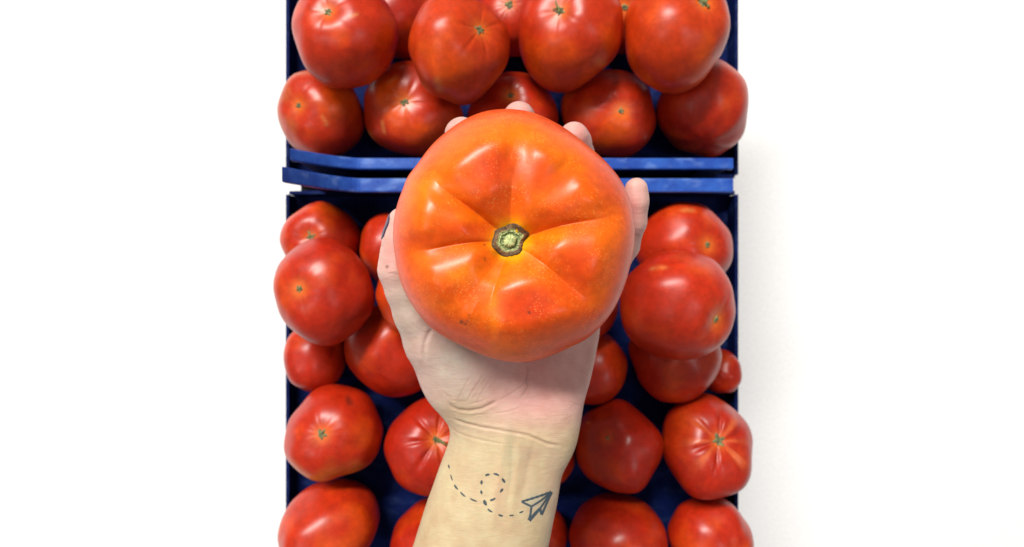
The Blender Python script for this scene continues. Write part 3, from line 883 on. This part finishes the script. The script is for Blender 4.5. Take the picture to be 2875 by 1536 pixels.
    # pigment: yellowish forearm, pink palm, rosy fingertips
    fore = lin(224, 202, 160); palm = lin(238, 190, 178); pale = lin(206, 194, 176); pink = lin(244, 160, 152); violet = lin(196, 158, 156)
    w_p = sstep(1250, 1130, qy); K = fore * (1 - w_p[:, None]) + palm * w_p[:, None]
    def blob(px, py, rx, ry, col, amt):
        nonlocal K
        g = (np.exp(-(((qx - px) / rx) ** 2 + ((qy - py) / ry) ** 2)) * amt)[:, None]
        K = K * (1 - g) + col * g
    blob(1270, 1020, 95, 150, pale, .85); blob(1140, 860, 60, 130, pale, .8); blob(1300, 1160, 90, 50, fore, .7)
    blob(1530, 1110, 70, 60, pink, .35); blob(1500, 1040, 90, 60, pink, .3); blob(1460, 960, 120, 60, violet, .4)  # the violet blob paints the held tomato's shade onto the palm
    blob(1100, 720, 26, 60, pink, .45); blob(1775, 590, 30, 60, pink, .75); blob(1789, 515, 24, 20, palm, .6)
    blob(1628, 400, 34, 50, pink, .8); blob(1457, 305, 40, 30, pink, .55); blob(1290, 360, 40, 40, pink, .35)
    blob(1400, 1380, 16, 90, lin(226, 186, 150), .6); blob(1432, 1270, 10, 80, lin(190, 186, 150), .35); blob(1490, 1270, 40, 22, lin(196, 160, 140), .5)
    blob(1504, 1410, 26, 30, lin(186, 186, 172), .45); blob(1170, 1500, 40, 160, lin(204, 164, 120), .5); blob(1475, 1340, 22, 60, lin(204, 176, 148), .4); blob(1560, 1380, 34, 200, lin(228, 190, 168), .5)  # the brown blob paints edge shade along the left of the forearm
    K *= (1 + .04 * nl + .04 * nf)[:, None]
    K *= 1 + (.055 * nf + .05 * nl)[:, None] * np.array([0.1, 1.1, 1.2])
    cr = cpig[:, None]; K = K * (1 - cr * .55) + lin(150, 96, 80) * cr * .55
    g = (np.exp(-(((qx - 1087) / 4.2) ** 2 + ((qy - 749) / 4.2) ** 2)))[:, None] * .85
    K = K * (1 - g) + lin(84, 58, 44) * g
    K = K / 1.46
    a = m2.color_attributes.new('pigment', 'FLOAT_COLOR', 'POINT')
    c4 = np.ones((N, 4)); c4[:, :3] = np.clip(K, 0, 1); a.data.foreach_set('color', c4.ravel())
    m2.polygons.foreach_set('use_smooth', [True] * len(m2.polygons))
    m2.materials.clear(); m2.materials.append(M_SKIN)
    base = P(1360, 1500, .300)
    m2.transform(Matrix.Translation(Vector(-base)))
    m2.update()
    t = thing('person', base, 'bare forearm and open hand with paper plane tattoo on the wrist, holding the giant tomato', 'person')
    arm = bpy.data.objects.new('arm', m2); C.objects.link(arm); arm.parent = t
    fn = np.empty(len(m2.polygons) * 4, dtype=np.int64); m2.polygons.foreach_get('vertices', fn)
    bv = BVHTree.FromPolygons([Vector(p) for p in V], fn.reshape(-1, 4).tolist())
    print('HAND verts', N)
    return t, arm, bv, base
person, arm, bvh, base = build_hand()

CAMP = Vector((0, 0, CAMZ))
def on_skin(px, py, lift=.00012):
    dr = (Vector(P(px, py, .28)) - CAMP).normalized()
    hit = bvh.ray_cast(CAMP, dr)
    if hit[0] is None: return None
    return hit[0] + hit[1] * lift
def ink(strokes, name, mat, label):
    v, f = [], []
    for pts, w0, wm, w1 in strokes:
        pts = np.array(pts, float)
        seg = np.hypot(*np.diff(pts, axis=0).T); L = np.concatenate([[0], np.cumsum(seg)])
        n = max(6, int(L[-1] / 1.6))
        s = np.linspace(0, L[-1], n)
        X_ = np.interp(s, L, pts[:, 0]); Y_ = np.interp(s, L, pts[:, 1])
        tx = np.gradient(X_); ty = np.gradient(Y_); m = np.hypot(tx, ty); nx, ny = -ty / m, tx / m
        k0 = len(v)
        for i in range(n):
            u = i / (n - 1)
            w = (w0 * (1 - u) + w1 * u) * (1 - 4 * u * (1 - u)) + wm * 4 * u * (1 - u)
            w = w * .64 * (1 + .18 * math.sin(i * 2.3 + X_[i])) 
            for k in (-1, -.35, .35, 1):
                p = on_skin(X_[i] + nx[i] * w * k, Y_[i] + ny[i] * w * k)
                v.append(tuple(p))
            if i:
                a = k0 + (i - 1) * 4; b = a + 4
                for j in range(3): f.append((a + j, a + j + 1, b + j + 1, b + j))
    o = make_obj(name, v, f, mat, None, origin=base)
    o.parent = arm; o.location = (0, 0, 0)
    if label: o['label'] = label
tz = lambda l: [(1200 + x / 5.733, 1260 + y / 5.733) for x, y in l]
dashes = [[(340,255),(348,290),(355,320)], [(375,415),(388,465),(408,515)], [(435,580),(460,622),(492,655)], [(530,695),(570,738),(612,772)],
          [(685,800),(740,828),(800,848)], [(930,428),(965,418),(1003,410)], [(1065,400),(1110,408),(1155,432)], [(1200,478),(1225,510),(1247,548)],
          [(1217,640),(1195,668),(1168,702)], [(1094,795),(1055,818),(1008,832)], [(878,508),(870,540),(872,575)], [(866,670),(868,700),(877,730)],
          [(910,826),(925,868),(950,912)], [(970,966),(1005,998),(1050,1020)], [(1143,1060),(1180,1075),(1217,1080)], [(1320,1072),(1355,1073),(1390,1068)],
          [(1478,1032),(1512,1018),(1547,1003)]]
wd = [3.2,2.6,4.4,3.6,3.6,5,4.6,5.6,5,5,5.4,5.2,7,3.8,4.6,3.4,3.4]
ink([(tz(d), w * .55, w, w * .35) for d, w in zip(dashes, wd)], 'tattoo_dashes', M_INK, 'dashed looping flight trail tattooed on the inner wrist')
plane = [([(1992,697),(1760,775),(1515,852)], 6.5, 4.6, 4.4), ([(1515,852),(1600,893),(1675,928)], 4.2, 4.6, 4.6), ([(1675,928),(1830,830),(1992,700)], 4, 4.2, 6.5),
         ([(1672,928),(1660,1040),(1636,1150)], 4, 4.6, 8), ([(1636,1155),(1720,1060),(1812,955)], 9, 7.0, 4.4), ([(1812,958),(1900,830),(1992,700)], 4, 4.2, 7),
         ([(1812,950),(1822,1010),(1838,1062)], 4, 5.4, 5), ([(1838,1062),(1920,870),(1996,695)], 5, 4.6, 7), ([(1960,730),(1996,692)], 9, 7, 4)]
ink([(tz(d), a, b, c) for d, a, b, c in plane], 'tattoo_plane', M_INK2, 'blue-black paper plane outline tattooed on the inner wrist')

def nail(center, normal, along, L, Wd, name='nail'):
    """a curved plate lying on the fingertip, wrapped round the finger"""
    normal = Vector(normal).normalized(); along = Vector(along); along = (along - normal * along.dot(normal)).normalized()
    side = along.cross(normal)
    v, f = [], []; nu, nv = 11, 15
    for lay in (0, 1):
        for j in range(nv):
            for i in range(nu):
                a = (i / (nu - 1) * 2 - 1); b = (j / (nv - 1) * 2 - 1)
                ww = Wd * (1 - .35 * max(0, b) ** 3 - .12 * max(0, -b) ** 2)
                p = Vector(center) + side * (a * ww) + along * (b * L * (1 - .18 * a * a)) + normal * .006
                hit = bvh.ray_cast(p, -normal)
                g = hit[0] if hit[0] is not None else Vector(center) - normal * .002
                v.append(tuple(g + normal * ((.0005 if lay == 0 else -.0004) * (1 - .3 * a * a))))
    n = nu * nv
    for j in range(nv - 1):
        for i in range(nu - 1):
            k = j * nu + i
            f.append((k, k + 1, k + nu + 1, k + nu)); f.append((n + k, n + k + nu, n + k + nu + 1, n + k + 1))
    rim = [i for i in range(nu)] + [j * nu + nu - 1 for j in range(1, nv)] + [(nv - 1) * nu + i for i in range(nu - 2, -1, -1)] + [j * nu for j in range(nv - 2, 0, -1)]
    for a, b in zip(rim, rim[1:] + rim[:1]): f.append((b, a, n + a, n + b))
    o = make_obj(name, v, f, M_NAIL, None, origin=base)
    o.parent = arm; o.location = (0, 0, 0)
    return o
tn = P(1092, 636, .2715)
n1 = nail(tn, (-1, 0, .12), (0.12, 1, 0), .0062, .0052); n1['label'] = 'dark purple varnished thumbnail'
nail(P(1297, 352, .285), (0, .75, -.65), (0, .65, .75), .0052, .0042)
nail(P(1457, 307, .285), (0, .75, -.65), (0, .65, .75), .0054, .0044)
nail(P(1618, 366, .285), (.2, .75, -.65), (0, .65, .75), .0052, .0042)
nail(P(1800, 530, .277), (.55, .15, -.8), (0.05, 1, .2), .0045, .0036)
